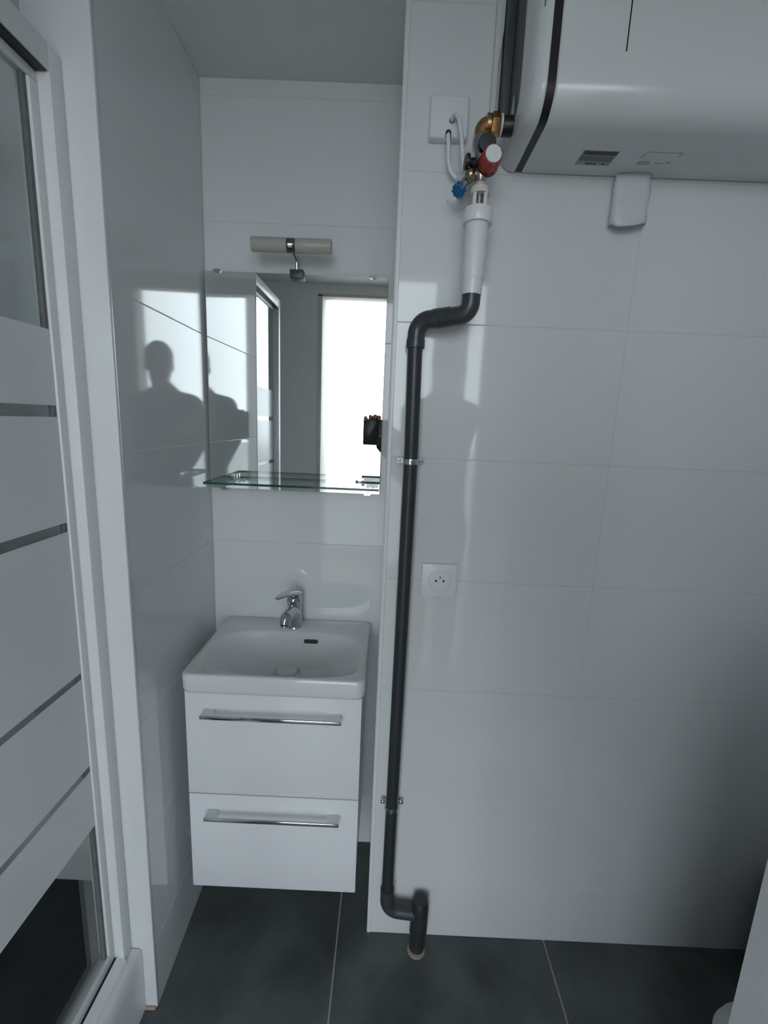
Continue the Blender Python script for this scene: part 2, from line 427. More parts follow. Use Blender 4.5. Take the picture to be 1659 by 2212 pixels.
scbox('groove_shade', black_m, SX - .006, -.0508, SE + .036, Y0 - .036, .1962, .2034, bev=0)  # black filler stands for the shaded gap between frame and rail
gy0, gy1 = SE + .036, Y0 - .0525
pane = scbox('glass_pane', sglass_m, SX - .003, SX + .003, gy0, gy1, .2316, 1.9824, bev=0)
for (a, b) in ((0.591, 0.722), (0.736, 0.935), (0.949, 1.240), (1.258, 1.452), (1.472, 1.601)):
    bm = new(); box(bm, SX + .0032, SX + .0038, gy0, gy1, a, b)
    obj('frosted_band', bm, frost_m, pane, smooth=False)

# unseen return panel, added in glass to let doorway light into the shower
rp = empty('shower_side_screen', (-0.5, SE, 0.17), 'unseen glass shower side panel with frosted bands, added to let doorway light in', 'shower screen')
def rpbox(name, mat, *a, par=None, bev=.0015):
    bm = new(); box(bm, *a, bev); return obj(name, bm, mat, par or rp)
rpbox('top_rail', alu_m, -.949, SX - .0305, SE - .016, SE + .016, ZT + .004, ZT + .046)
rpbox('bottom_rail', alu_m, -.949, SX - .0305, SE - .016, SE + .016, .1875, .204)
rpbox('wall_channel', alu_m, -.949, -.915, SE - .016, SE + .016, .2042, ZT + .0035)
pane2 = rpbox('glass_pane', sglass_m, -.914, SX - .0305, SE - .003, SE + .003, .2042, ZT + .0035, bev=0)
for (a, b) in ((0.591, 0.722), (0.736, 0.935), (0.949, 1.240), (1.258, 1.452), (1.472, 1.601)):
    bm = new(); box(bm, -.914, SX - .0305, SE - .0038, SE - .0032, a, b)
    obj('frosted_band', bm, frost_m, pane2, smooth=False)

# ------------------------------------------------------------------ mirror, shelf, lamp
MY = N - 0.020
mir = empty('wall_mirror', (0.262, N, 1.253), 'rectangular frameless mirror above the washbasin reflecting the bright doorway', 'mirror')
mx0, mx1, mz0, mz1 = 0.011, 0.5135, 1.2545, 1.8560
bm = new(); box(bm, mx0, mx1, MY, MY + .0015, mz0, mz1); obj('mirror_glass', bm, mirror_m, mir, smooth=False)
bm = new(); box(bm, mx0, mx1, MY + .0016, MY + .005, mz0, mz1); obj('backing', bm, mback_m, mir, smooth=False)
bm = new()
for x in (0.08, 0.43):
    bm = new(); box(bm, x - .02, x + .02, MY + .0051, N, 1.3, 1.8); obj('mounting_batten', bm, mback_m, mir)
for x, z, s in ((0.044, mz1, 1), (0.474, mz1, 1), (0.478, mz0, -1), (0.050, mz0, -1)):
    bm = new()
    prism(bm, rrect(x, z + s * .0005, .0105, .0045, .004, 4), 'y', MY - .004, MY - .0002)
    box(bm, x - .008, x + .008, MY - .002, N - .001, z + s * .0006, z + s * .0035)
    obj('clip', bm, chrome_m, mir)
sh = empty('glass_shelf', (0.27, 0.19, 1.286), 'clear glass shelf with green edges in front of the mirror', 'shelf')
sx0, sx1, sy0, sy1, sz = 0.046, 0.5145, 0.125, MY - .0032, 1.2885
bm = new(); box(bm, sx0, sx1, sy0, sy1, sz - .003, sz + .003); obj('shelf_plate', bm, shelf_m, sh, smooth=False)
bm = new(); box(bm, sx0, sx1, sy0 - .0006, sy0, sz - .003, sz + .003); obj('front_edge', bm, gedge_m, sh, smooth=False)
bm = new(); box(bm, sx1, sx1 + .0006, sy0, sy1, sz - .003, sz + .003); obj('side_edge', bm, gedge_m, sh, smooth=False)
bm = new(); box(bm, sx0 - .0006, sx0, sy0, sy1, sz - .003, sz + .003); obj('side_edge', bm, gedge_m, sh, smooth=False)
bm = new(); box(bm, sx0, sx1, sy1, sy1 + .0006, sz - .003, sz + .003); obj('back_edge', bm, gedge_m, sh, smooth=False)
for x in (0.078, 0.455):
    bm = new(); box(bm, x - .012, x + .012, sy1 - .020, sy1 + .0025, sz + .0032, sz + .0082, .0015); box(bm, x - .012, x + .012, sy1 - .020, sy1 + .0025, sz - .0092, sz - .0032, .0015)
    obj('bracket', bm, chrome_m, sh)
lamp = empty('mirror_lamp', (0.264, MY, 1.855), 'chrome mirror lamp with two frosted glass tubes, switched off', 'lamp')
part('clamp', pm('gunmetal_clamp', (0.055, 0.058, 0.058), 0.4), lamp, box, 0.247, 0.284, MY - .016, MY + .012, 1.842, 1.8645, .002)
bm = new(); tube(bm, fillet([(0.2655, MY - .008, 1.864), (0.2655, MY - .010, 1.890), (0.263, 0.222, 1.897), (0.262, 0.206, 1.906)], .012), .0045, 12)
obj('arm', bm, chrome_m, lamp)
LY, LZ = 0.203, 1.9035
bm = new(); lathe(bm, (0.251, LY, LZ), (1, 0, 0), [(0, 0), (.014, .001), (.0175, .003), (.0175, .020), (.0165, .022), (.012, .026), (.012, .040), (0, .040)], 28)
obj('hub', bm, pm('dark_chrome', (0.22, 0.23, 0.24), 0.12, metal=1.0), lamp)
for s, x0 in ((-1, 0.2545), (1, 0.2735)):
    bm = new()
    lathe(bm, (x0, LY, LZ), (s, 0, 0), [(.0120, 0), (.0178, .002), (.0182, .012), (.0182, .091), (.0170, .0935), (.0150, .0935), (.0155, .090), (.0155, .010), (.010, .004)], 32)
    obj('glass_shade', bm, lampg_m, lamp)
    bm = new(); lathe(bm, (x0, LY, LZ), (s, 0, 0), [(0, .004), (.0075, .006), (.0075, .026), (.0045, .030), (.0045, .055), (.002, .060), (0, .061)], 16)
    obj('bulb', bm, cream_m, lamp)

# ------------------------------------------------------------------ washbasin, tap, vanity
bx0, bx1, by0, by1, bz = 0.0445, 0.5045, -0.0600, N - .0012, 0.838
bcx, bcy = (bx0 + bx1) / 2, (by0 + by1) / 2; bhx, bhy = (bx1 - bx0) / 2, (by1 - by0) / 2
basin = empty('washbasin', (bcx, bcy, .785), 'white rectangular ceramic washbasin with oval bowl on the vanity', 'washbasin')
def ring_pts(hx, hy, r, cx_, cy__, z, n=20):
    return [Vector((x, y, z)) for x, y in rrect(cx_, cy__, hx, hy, r, n)]
def bowl_pts(s, z, n=20):
    # squarish bowl, straight front, softly arched back
    pts = []
    cx_, cy__ = bcx, 0.0735
    for x, y in rrect(0, 0, 1, 1, 0.999, n):
        a = math.atan2(y, x); c, s_ = math.cos(a), math.sin(a)
        px = math.copysign(abs(c) ** (2 / 4.6 if s_ < 0 else 2 / 3.4), c); py = math.copysign(abs(s_) ** (2 / 4.6 if s_ < 0 else 2 / 2.8), s_)
        hx, hy = 0.2155, (0.1215 if py < 0 else 0.129)
        pts.append(Vector((cx_ + px * hx * s, cy__ + py * hy * s + (1 - s) * .035, z)))
    return pts
bm = new()
rings = [ring_pts(bhx - .020, bhy - .012, .020, bcx, bcy, .790), ring_pts(bhx - .009, bhy - .009, .022, bcx, bcy, .7845), ring_pts(bhx - .003, bhy - .002, .022, bcx, bcy, .7885),
         ring_pts(bhx - .0005, bhy - .0002, .022, bcx, bcy, .797), ring_pts(bhx, bhy, .022, bcx, bcy, .828), ring_pts(bhx - .0008, bhy - .0008, .022, bcx, bcy, .8335),
         ring_pts(bhx - .003, bhy - .003, .021, bcx, bcy, .8370), ring_pts(bhx - .006, bhy - .006, .019, bcx, bcy, bz)]
for s in (1.0, .99, .975, .955, .93, .90, .86, .81, .75, .68, .60, .51, .41, .30, .20, .12):
    z = .838 - .086 * (1 - s ** 2.1) + (.0022 * min(1, (1 - s) / .03) if s > .97 else .0022 * max(0, (s - .90) / .07))
    z = min(z, .838)
    rings.append(bowl_pts(s, z))
vr = [[bm.verts.new(q) for q in r_] for r_ in rings]
# match bowl ring start with the outer ring ordering (both run counter clockwise from +x)
skinr(bm, vr); bm.faces.new(vr[-1])
obj('basin_body', bm, cer_m, basin, ang=50)
bm = new(); lathe(bm, (bcx, 0.1055, .7545), (0, 0, 1), [(.036, 0), (.036, .003), (.033, .004), (.033, .002), (.031, .002), (.031, .006), (.028, .011), (.018, .0135), (0, .0145)], 36)
obj('drain_plug', bm, [cer_m], basin)
bm = new(); lathe(bm, (bcx, 0.1055, .7548), (0, 0, 1), [(.0372, 0), (.0385, .0022), (.0365, .0032), (.0362, 0)], 36)
obj('drain_ring', bm, chrome_m, basin)
# overflow slot in the rear slope of the bowl
bm = new()
pts = rrect(0, 0, .0215, .0060, .0059, 6)
mt = Matrix.Translation((0.329, 0.1884, 0.8131)) @ Euler((math.radians(58), 0, 0)).to_matrix().to_4x4()
A = [bm.verts.new(mt @ Vector((x, y, .0035))) for x, y in pts]; B = [bm.verts.new(mt @ Vector((x, y, -.006))) for x, y in pts]
bm.faces.new(A); skinr(bm, [A, B])
obj('overflow_slot', bm, pm('overflow_shadow', (0.035, 0.03, 0.028), 0.6), basin)
# tap
tap = empty('basin_tap', (0.269, 0.240, bz), 'chrome single lever mixer tap at the back of the basin', 'tap')
fx, fy = 0.2695, 0.2405
bm = new(); lathe(bm, (fx, fy, bz + .0002), (0, -.10, 1), [(0, 0), (.0255, 0), (.0262, .002), (.0245, .005), (.0225, .020), (.0205, .050), (.0200, .066), (.0195, .074), (0, .074)], 36)
obj('tap_body', bm, chrome_m, tap)
bm = new()
path = fillet([(fx, fy - .004, bz + .042), (fx - .0035, fy - .045, bz + .066), (fx - .008, fy - .092, bz + .066), (fx - .009, fy - .100, bz + .048)], .022, 6)
n_ = len(path); tube(bm, path, [.0205 - .0055 * k / (n_ - 1) for k in range(n_)], 24)
obj('spout', bm, chrome_m, tap)
bm = new(); lathe(bm, (fx - .009, fy - .100, bz + .0485), (0, -.05, -1), [(.0118, 0), (.0122, .006), (.0095, .0065), (.009, .002), (0, .002)], 24)
obj('aerator', bm, satin_m, tap)
bm = new(); lathe(bm, (fx, fy - .0075, bz + .0748), (0, -.12, 1), [(0, 0), (.0205, 0), (.0228, .004), (.0232, .018), (.0215, .027), (.014, .033), (0, .035)], 36)
obj('cartridge_cap', bm, chrome_m, tap)
bm = new()
hp = [(fx + .004, fy + .008, bz + .106), (fx - .002, fy - .018, bz + .113), (fx - .016, fy - .045, bz + .119), (fx - .027, fy - .068, bz + .121), (fx - .034, fy - .084, bz + .119)]
wd = [.019, .022, .019, .014, .008]; th = [.006, .0085, .006, .0045, .0035]
rr = []
for i, q in enumerate(hp):
    q = Vector(q); t = (Vector(hp[min(i + 1, 4)]) - Vector(hp[max(i - 1, 0)])).normalized()
    sd = t.cross(Vector((0, 0, 1))).normalized(); up = sd.cross(t)
    rr.append([bm.verts.new(q + sd * wd[i] * math.cos(2 * PI * k / 20) + up * th[i] * math.sin(2 * PI * k / 20)) for k in range(20)])
skinr(bm, rr); bm.faces.new(rr[0]); bm.faces.new(rr[-1])
obj('lever', bm, chrome_m, tap, ang=70)
# vanity
van = empty('vanity_unit', (0.271, 0.12, .186), 'white wall hung vanity with two drawers under the washbasin', 'vanity')
vx0, vx1, vf = 0.0470, 0.4965, -0.0400
for nm_, a_ in (('side_panel', (vx0 + .0015, vx0 + .0175, vf + .0185, N - .0015, .1905, .7840)), ('side_panel', (vx1 - .0175, vx1 - .0015, vf + .0185, N - .0015, .1905, .7840)),
               ('bottom_panel', (vx0 + .0177, vx1 - .0177, vf + .0185, N - .0015, .1905, .2060)), ('back_panel', (vx0 + .0177, vx1 - .0177, N - .0120, N - .0015, .2062, .7000))):
    bm = new(); box(bm, *a_, .001, 1); obj(nm_, bm, lacq_m, van)
bm = new(); box(bm, vx0 + .003, vx1 - .003, vf + .0165, vf + .0183, .192, .783); obj('edge_seal', bm, carc_m, van)
for z0, z1, hz in ((.4845, .7825, .7285), (.1860, .4810, .4310)):
    bm = new(); box(bm, vx0, vx1, vf, vf + .0163, z0, z1, .0012, 2)
    dr = obj('drawer', bm, lacq_m, van)
    bm = new()
    box(bm, 0.0950, 0.4485, vf - .0315, vf - .0235, hz - .0052, hz + .0052, .0022, 3)
    for s, xx in ((1, 0.0950), (-1, 0.4485)):
        prism(bm, [(xx, vf - .0300), (xx + s * .0335, vf - .0300), (xx + s * .0300, vf - .0005), (xx + s * .003, vf - .0005)] , 'z', hz - .0045, hz + .0045, .001)
    obj('handle', bm, chrome_m, dr)

# ------------------------------------------------------------------ drain pipe
PX, PY = 0.5865, -0.0330
SXx, SYy = 0.6905, -0.0880
pipe = empty('drain_pipe', (PX, PY, 0), 'long dark grey waste pipe running down the wall to the floor', 'pipe')
bm = new(); tube(bm, [(PX - .0015, PY, 1.640), (PX + .002, PY, 1.39), (PX - .001, PY, .165)], .0160, 28); obj('straight_pipe', bm, pvc_m, pipe)
e1 = Vector((PX, PY, 1.684)); e2 = Vector((SXx, SYy, 1.690)); dh = (e2 - e1).normalized()
bm = new(); tube(bm, fillet([(PX - .001, PY, 1.628), e1, e1 + dh * .060], .034, 10), .0188, 28); obj('elbow', bm, pvcf_m, pipe)
bm = new(); tube(bm, [e1 + dh * .045, e1 + dh * .085], .0165, 28); obj('pipe_piece', bm, pvc_m, pipe)
bm = new(); tube(bm, fillet([e2 - dh * .062, e2, (SXx, SYy, 1.736)], .034, 10), .0188, 28); obj('elbow', bm, pvcf_m, pipe)
for c0, d0 in ((Vector((PX - .001, PY, 1.628)), Vector((0, 0, 1))), (e1 + dh * .057, -dh), (e2 - dh * .060, dh)):
    bm = new(); lathe(bm, c0, d0, [(.0160, 0), (.0200, 0), (.0204, .003), (.0200, .018), (.0186, .019)], 28); obj('socket_rim', bm, pvcf_m, pipe)
fxp, fyp = 0.6765, -0.0360
bm = new(); tube(bm, fillet([(PX - .001, PY, .200), (PX - .001, PY, .128), (fxp, fyp, .122)], .034, 10), .0188, 28); obj('elbow', bm, pvcf_m, pipe)
bm = new(); lathe(bm, (fxp, fyp, 0.001), (0.02, 0, 1), [(0, 0), (.0215, 0), (.0215, .060), (.0245, .062), (.0245, .110), (.0235, .140), (.0225, .160), (.0195, .167), (0, .169)], 28); obj('floor_branch', bm, pvc_m, pipe)
bm = new(); lathe(bm, (fxp - .001, fyp - .004, 0.0), (0, 0, 1), [(0, 0), (.0255, 0), (.0245, .004), (.021, .006), (0, .007)], 20); obj('mortar_collar', bm, mortar_m, pipe)
for k, (z, lab) in enumerate(((1.3815, 'upper zinc clip holding the waste pipe beside the mirror'), (0.4610, 'lower zinc clip holding the waste pipe beside the vanity'))):
    px = PX + (.0018 if k == 0 else -.0005)
    cl = empty('pipe_clamp', (px, 0, z), lab, 'pipe clamp', 'clips on the waste pipe')
    bm = new(); lathe(bm, (px, PY, z - .006), (0, 0, 1), [(.0162, 0), (.0178, 0), (.0184, .003), (.0176, .006), (.0184, .009), (.0178, .012), (.0162, .012)], 28); obj('ring', bm, zinc_m, cl)
    for s in (-1, 1):
        bm = new(); box(bm, px + s * .0160, px + s * .0190, PY, -.0135, z - .0058, z + .0058, .0005); obj('strap_side', bm, zinc_m, cl)
    for s in (-1, 1):
        bm = new(); prism(bm, rrect(px + s * .0235, z, .0075, .0062, .0055, 5), 'y', -.0165, -.0135); obj('ear', bm, zinc_m, cl)
        bm = new(); lathe(bm, (px + s * .0245, -.0166, z), (0, -1, 0), [(0, 0), (.0042, 0), (.0040, .002), (.0022, .003), (.0022, .0015), (0, .0015)], 14)
        tube(bm, [(px + s * .0245, -.015, z), (px + s * .0245, -.001, z)], .0026, 10)
        obj('screw', bm, zinc_m, cl)

# ------------------------------------------------------------------ siphon and safety group
si = empty('siphon', (SXx, SYy, 1.725), 'white plastic siphon funnel between the safety valve and grey elbow', 'siphon')
bm = new(); lathe(bm, (SXx, SYy, 1.7262), (0.01, 0, 1), [(.0176, 0), (.0196, 0), (.0200, .003), (.0202, .027), (.0212, .0275), (.0214, .031), (.0222, .0312), (.0218, .060), (.0224, .136), (.0222, .138), (0, .138)], 36); obj('body', bm, wpl_m, si)
bm = new(); lathe(bm, (SXx + .0015, SYy, 1.8560), (0.01, 0, 1), [(.0222, 0), (.0285, 0), (.0295, .002), (.0292, .022), (.0270, .027), (.0170, .0285), (0, .0285)], 36); obj('collar', bm, wpl_m, si)
for a in range(4):
    bm = new(); q = Vector((SXx + .002 + .0145 * math.cos(a * PI / 2 + .75), SYy + .0145 * math.sin(a * PI / 2 + .75), 1.884))
    box(bm, q.x - .0035, q.x + .0035, q.y - .0035, q.y + .0035, 1.883, 1.912, .001); obj('cage_rib', bm, cream_m, si)
bm = new(); lathe(bm, (SXx + .002, SYy, 1.9085), (0.01, 0, 1), [(0, 0), (.0185, 0), (.0188, .003), (.0172, .012), (.0120, .016), (.0095, .021), (0, .022)], 28); obj('cage_top', bm, cream_m, si)
bm = new(); lathe(bm, (SXx + .002, SYy, 1.8845), (0, 0, 1), [(0, 0), (.0075, 0), (.0075, .024), (0, .024)], 16); obj('drip_nozzle', bm, satin_m, si)
GX, GY = 0.6915, -0.0880
sg = empty('safety_group', (GX, GY, 1.928), 'heater safety valve group with red knob and blue cap', 'valve')
bm = new(); lathe(bm, (GX + .001, GY, 1.9305), (-.03, 0, 1), [(0, 0), (.0095, 0), (.0115, .004), (.0140, .012), (.0150, .030), (.0140, .045), (.0155, .052), (.0185, .056), (.0192, .068), (.0178, .076), (.0150, .080), (0, .081)], 28)
obj('valve_body', bm, satin_m, sg)
bm = new(); lathe(bm, (GX + .004, GY - .004, 1.9885), (0.05, -1, -.12), [(.010, 0), (.0150, .006), (.0165, .010), (.0168, .020), (.0155, .023), (0, .0235)], 24); obj('test_cap', bm, black_m, sg)
rd = Vector((0.10, -1, .02)).normalized(); r0 = Vector((GX + .010, GY - .006, 1.956))
bm = new(); lathe(bm, r0, rd, [(0, 0), (.0200, 0), (.0212, .003), (.0200, .011), (0, .0112)], 30); obj('red_knob_base', bm, redd_m, sg)
bm = new()
prof = [(.0190, .0105), (.0196, .018), (.0178, .034), (.0166, .040)]
seg = 40; u, v, d = frame(rd); rings = []
for r_, h_ in prof:
    rings.append([bm.verts.new(r0 + d * h_ + (u * math.cos(2 * PI * k / seg) + v * math.sin(2 * PI * k / seg)) * r_ * (1 + .05 * (1 if (k // 2) % 2 else -1))) for k in range(seg)])
skinr(bm, rings); bm.faces.new(rings[-1]); bm.faces.new(rings[0])
obj('red_knob', bm, red_m, sg, ang=25)
bm = new(); lathe(bm, r0 + rd * .0402, rd, [(0, 0), (.0150, 0), (.0150, .0018), (.0142, .0026), (0, .0028)], 30); obj('knob_disc', bm, wpl_m, sg)
# small shut off handle, brass ball and lower left inlet
bm = new(); lathe(bm, (GX - .010, GY, 1.963), (-1, -.15, .05), [(.0085, 0), (.0085, .010), (.0070, .011), (.0070, .015), (.0135, .0155), (.0140, .019), (.0125, .022), (0, .022)], 24); obj('shutoff_handle', bm, black_m, sg)
bm = new(); tube(bm, [(GX - .004, GY, 1.950), (0.668, -.078, 1.937), (0.655, -.066, 1.926)], [.0105, .0100, .0085], 18); obj('inlet_arm', bm, satin_m, sg)
bm = new(); bmesh.ops.create_uvsphere(bm, u_segments=20, v_segments=12, radius=.0118, matrix=Matrix.Translation((0.6720, -.0900, 1.9420))); obj('brass_plug', bm, pm('yellow_brass', (0.42, 0.36, 0.20), 0.22, metal=1.0), sg)
bm = new()
bd = Vector((-.45, -.55, -.70)).normalized(); u, v, d = frame(bd); b0 = Vector((0.6570, -.0680, 1.9285)); seg = 36; rings = []
for r_, h_ in ((.0085, 0), (.0125, .001), (.0125, .013), (.0105, .015)):
    rings.append([bm.verts.new(b0 + d * h_ + (u * math.cos(2 * PI * k / seg) + v * math.sin(2 * PI * k / seg)) * r_ * (1 + .07 * (1 if (k // 2) % 2 else -1))) for k in range(seg)])
skinr(bm, rings); bm.faces.new(rings[-1]); bm.faces.new(rings[0]); obj('blue_cap', bm, blue_m, sg, ang=25)
bm = new(); tube(bm, fillet([(0.662, -.0045, 1.945), (0.662, -.045, 1.940), (0.668, -.074, 1.938)], .015), .0080, 16); obj('supply_stub', bm, satin_m, sg)
rose = empty('pipe_rose', (0.662, 0, 1.945), 'white round wall rose behind the blue valve cap', 'wall rose')
bm = new(); lathe(bm, (0.662, -.0002, 1.945), (0, -1, 0), [(.0090, 0), (.0285, 0), (.0280, .003), (.0230, .0075), (.0120, .0105), (.0090, .0105)], 36); obj('rose_plate', bm, wpl_m, rose)
# brass elbow and black union into the heater
be = empty('brass_elbow', (GX - .003, GY, 2.005), 'brass elbow with union nut joining valve and water heater', 'pipe elbow')
bm = new(); tube(bm, fillet([(GX - .0035, GY, 1.996), (GX - .0040, GY, 2.0285), (GX + .022, GY, 2.0285)], .016, 8), .0138, 24); obj('elbow', bm, brass_m, be)
bm = new(); lathe(bm, (GX + .003, GY, 2.0285), (1, 0, 0), [(.0150, 0), (.0182, .001), (.0182, .008), (.0165, .009)], 28); obj('rim', bm, brass_m, be)
bm = new(); lathe(bm, (GX + .012, GY, 2.0285), (1, 0, 0), [(.0150, 0), (.0205, .001), (.0212, .004), (.0212, .013), (.0200, .016), (.0150, .017)], 6); bmesh.ops.bevel(bm, geom=bm.edges[:], offset=.0012, segments=2, affect='EDGES'); obj('union_nut', bm, brass_m, be)
bm = new(); lathe(bm, (GX + .0295, GY, 2.0285), (1, 0, 0), [(0, 0), (.0180, 0), (.0180, .004), (0, .004)], 28); obj('washer', bm, cream_m, be)
bm = new(); lathe(bm, (GX + .0336, GY, 2.0275), (1, 0, 0), [(0, 0), (.0158, 0), (.0168, .002), (.0168, .019), (.0150, .0205), (0, .0205)], 24); obj('dielectric_sleeve', bm, black_m, be)

# ------------------------------------------------------------------ water heater
HX0, HX1, HB, HT, HF = 0.745, 1.70, 1.990, 2.318, -0.200
wh = empty('water_heater', (1.2, -0.1, HB), 'large flat white water heater with black band hung under the ceiling', 'water heater')
def hsec(x, ins, n=8, r=.05, back=-.006, yf=HF):
    pts = []
    y1, y0, z0, z1 = back, yf + ins, HB + ins * .42, HT - ins
    rr_ = max(.012, r - ins * .5)
    pts.append(Vector((x, y1, z1)));
    for k in range(n + 1):
        a = PI / 2 + (PI / 2) * k / n; pts.append(Vector((x, y0 + rr_ + rr_ * math.cos(a), z1 - rr_ + rr_ * math.sin(a))))
    for k in range(n + 1):
        a = PI + (PI / 2) * k / n; pts.append(Vector((x, y0 + rr_ + rr_ * math.cos(a), z0 + rr_ + rr_ * math.sin(a))))
    pts.append(Vector((x, y1, z0)))
    return pts
B0, B1 = 0.7745, 0.7905
# main shell right of the band
bm = new(); rg = [[bm.verts.new(q) for q in hsec(x, i)] for x, i in ((B1 - .003, .006), (B1 + .0005, .0008), (B1 + .002, 0), (HX1 - .03, 0), (HX1 - .008, .008), (HX1, .03))]
skinr(bm, rg); bm.faces.new(rg[0]); bm.faces.new(rg[-1]); obj('shell', bm, enam_m, wh)
bm = new(); rg = [[bm.verts.new(q) for q in hsec(x, i)] for x, i in ((B0 - .002, .0035), (B1 + .002, .0035))]
skinr(bm, rg); bm.faces.new(rg[0]); bm.faces.new(rg[-1]); obj('band', bm, black_m, wh)
# end cap with rounded rim, recess shade painted as a dark slab towards the wall
bm = new(); rg = [[bm.verts.new(q) for q in hsec(x, i)] for x, i in ((B0 + .001, .006), (B0 - .0005, .0008), (B0 - .002, 0), (B0 - .008, .001), (B0 - .016, .006), (B0 - .0225, .0155), (B0 - .0265, .029), (HX0 + .0016, .046), (HX0, .060))]
skinr(bm, rg); bm.faces.new(rg[0]); bm.faces.new(rg[-1]); obj('end_cap', bm, enam_m, wh, ang=60)
bm = new()
rc = [(-.006, 2.30), (-.006, 2.062), (-.045, 2.047), (-.085, 2.038), (-.112, 2.036), (-.126, 2.048), (-.130, 2.075), (-.128, 2.15), (-.122, 2.22), (-.118, 2.30)]
prism(bm, rc, 'x', HX0 - .0016, HX0 + .004); obj('connection_recess_shade', bm, dark_m, wh)
bm = new(); box(bm, 0.7300, HX0 - .0017, -.050, -.0012, 2.062, 2.30, .001); obj('rear_shade_block', bm, dark_m, wh)  # dark block added to carry the painted recess shade up to the wall
bm = new(); prism(bm, [(-.070, 2.042), (-.094, 2.075), (-.100, 2.040)], 'x', HX0 - .0032, HX0 - .0017); obj('warning_tag', bm, stickl_m, wh)
bm = new()
prism(bm, [(0.7130, 2.30), (0.7290, 2.30), (0.7290, 2.235), (0.7235, 2.175), (0.7235, 2.09), (0.7130, 2.08)], 'y', -.016, -.0005, .002); obj('wall_bracket', bm, enam_m, wh)
bm = new(); box(bm, 0.8965, 0.8985, HF - .0006, HF + .0005, 2.078, 2.29); obj('display_slit', bm, black_m, wh)
bm = new(); box(bm, 0.884, 0.952, -.093, -.044, HB - .0004, HB + .0005); st = obj('rating_sticker', bm, pm('pale_grey_sticker', (0.30, 0.31, 0.30), 0.4, var=.1, scale=60), wh)
bm = new(); box(bm, 0.887, 0.951, -.0915, -.0795, HB - .0007, HB - .0005); obj('dark_print', bm, stickd_m, st)
bm = new(); box(bm, 0.886, 0.950, -.075, -.058, HB - .0007, HB - .0005); obj('grey_print', bm, stick_m, st)
for x0, x1 in ((0.904, 0.912), (0.913, 0.917), (0.919, 0.924), (0.936, 0.941)):
    bm = new(); box(bm, x0, x1, -.0525, -.0475, HB - .0007, HB - .0005); obj('print_mark', bm, stickd_m, st)
bm = new()
for a in ((1.002, 1.070, -.0955, -.0945), (1.000, 1.004, -.090, -.075), (1.069, 1.071, -.0955, -.080), (1.035, 1.052, -.060, -.058), (1.058, 1.066, -.064, -.060), (1.003, 1.026, -.064, -.052)):
    box(bm, a[0], a[1], a[2], a[3], HB - .0007, HB - .0002)
obj('faint_print', bm, stickl_m, wh)
bm = new(); box(bm, 0.7585, 0.7630, HF + .0045, HF + .0075, 2.140, 2.19); obj('energy_mark', bm, pm('green_grey_mark', (0.12, 0.17, 0.16), 0.5), wh)
# crinkled sheath hanging under the heater
shh = empty('cable_sheath', (1.02, -.02, 1.89), 'flattened white plastic sheath hanging below the water heater', 'sheath')
bm = new()
nu, nv = 20, 8; rows = []
for j in range(nv + 1):
    t = j / nv; row = []
    zc = 1.9893 - .100 * t
    for i in range(nu):
        a = 2 * PI * i / nu
        hw = .0360 + .002 * math.sin(3 * t); dp = .0080 + .008 * t
        x = 1.0185 - .003 * t + hw * math.copysign(abs(math.cos(a)) ** .6, math.cos(a)); y = -.0150 + dp * math.copysign(abs(math.sin(a)) ** .8, math.sin(a)) - .004 * t
        z = zc + (.005 * math.sin(2.3 * a + 1) * t * t if math.sin(a) < 0 else 0.004 * t)
        x += .0012 * math.sin(9 * t + 3 * a); y += .0012 * math.sin(14 * t + 2 * a)
        row.append(bm.verts.new((x, y, z)))
    rows.append(row)
skinr(bm, rows)
for r_ in bm.faces: r_.smooth = True
o = obj('sheath', bm, sheath_m, shh, ang=60)
so = o.modifiers.new('thick', 'SOLIDIFY'); so.thickness = .0012
bm = new(); box(bm, 0.995, 1.040, -.006, -.0005, 1.915, 1.988, .001); obj('fixing_strap', bm, wpl_m, shh)

# ------------------------------------------------------------------ junction box, cables, socket
jb = empty('junction_box', (0.630, 0, 2.045), 'white square cable outlet box high on the wall beside the heater', 'junction box')
bm = new(); box(bm, 0.592, 0.6695, -.020, -.0004, 2.040, 2.1165, .003, 3); obj('cover', bm, wpl_m, jb)
bm = new(); box(bm, 0.5935, 0.668, -.0215, -.0201, 2.0415, 2.0475, .0006); obj('lower_lip', bm, trim_m, jb)
bm = new(); lathe(bm, (0.6365, -.0203, 2.072), (0, -1, 0), [(0, 0), (.0060, 0), (.0055, .002), (0, .0021)], 18); obj('outlet_hole', bm, stick_m, jb)
cb = tag(part('power_cable', wpl_m, None, tube, fillet([(0.6365, -.021, 2.0725), (0.6395, -.033, 2.077), (0.6480, -.040, 2.066), (0.6545, -.042, 2.038), (0.6590, -.045, 2.000), (0.6640, -.050, 1.968)], .012, 5), .0040, 12), 'white power cable looping from the outlet box to the valve', 'cable')
cb2 = tag(part('power_cable', wpl_m, None, tube, fillet([(0.6300, -.0245, 2.0445), (0.6315, -.025, 2.030), (0.6330, -.024, 2.000), (0.6400, -.022, 1.978), (0.6530, -.020, 1.968)], .02, 5), .0045, 12), 'white cable dropping straight down from the lower edge of the outlet box', 'cable')
bm = new(); tube(bm, fillet([(0.6262, -.0235, 2.0400), (0.6262, -.0245, 2.0500), (0.6305, -.0255, 2.0520), (0.6345, -.0245, 2.0500), (0.6348, -.0240, 2.0350)], .003, 4), .0016, 8); obj('cable_grommet', bm, black_m, cb2)
sk = empty('wall_socket', (0.6745, 0, 1.047), 'white square wall socket with earth pin right of the waste pipe', 'socket')
bm = new()
box(bm, 0.6310, 0.7180, -.0075, -.0003, 1.0465, 1.1325, .0016, 2); obj('plate', bm, wpl_m, sk)
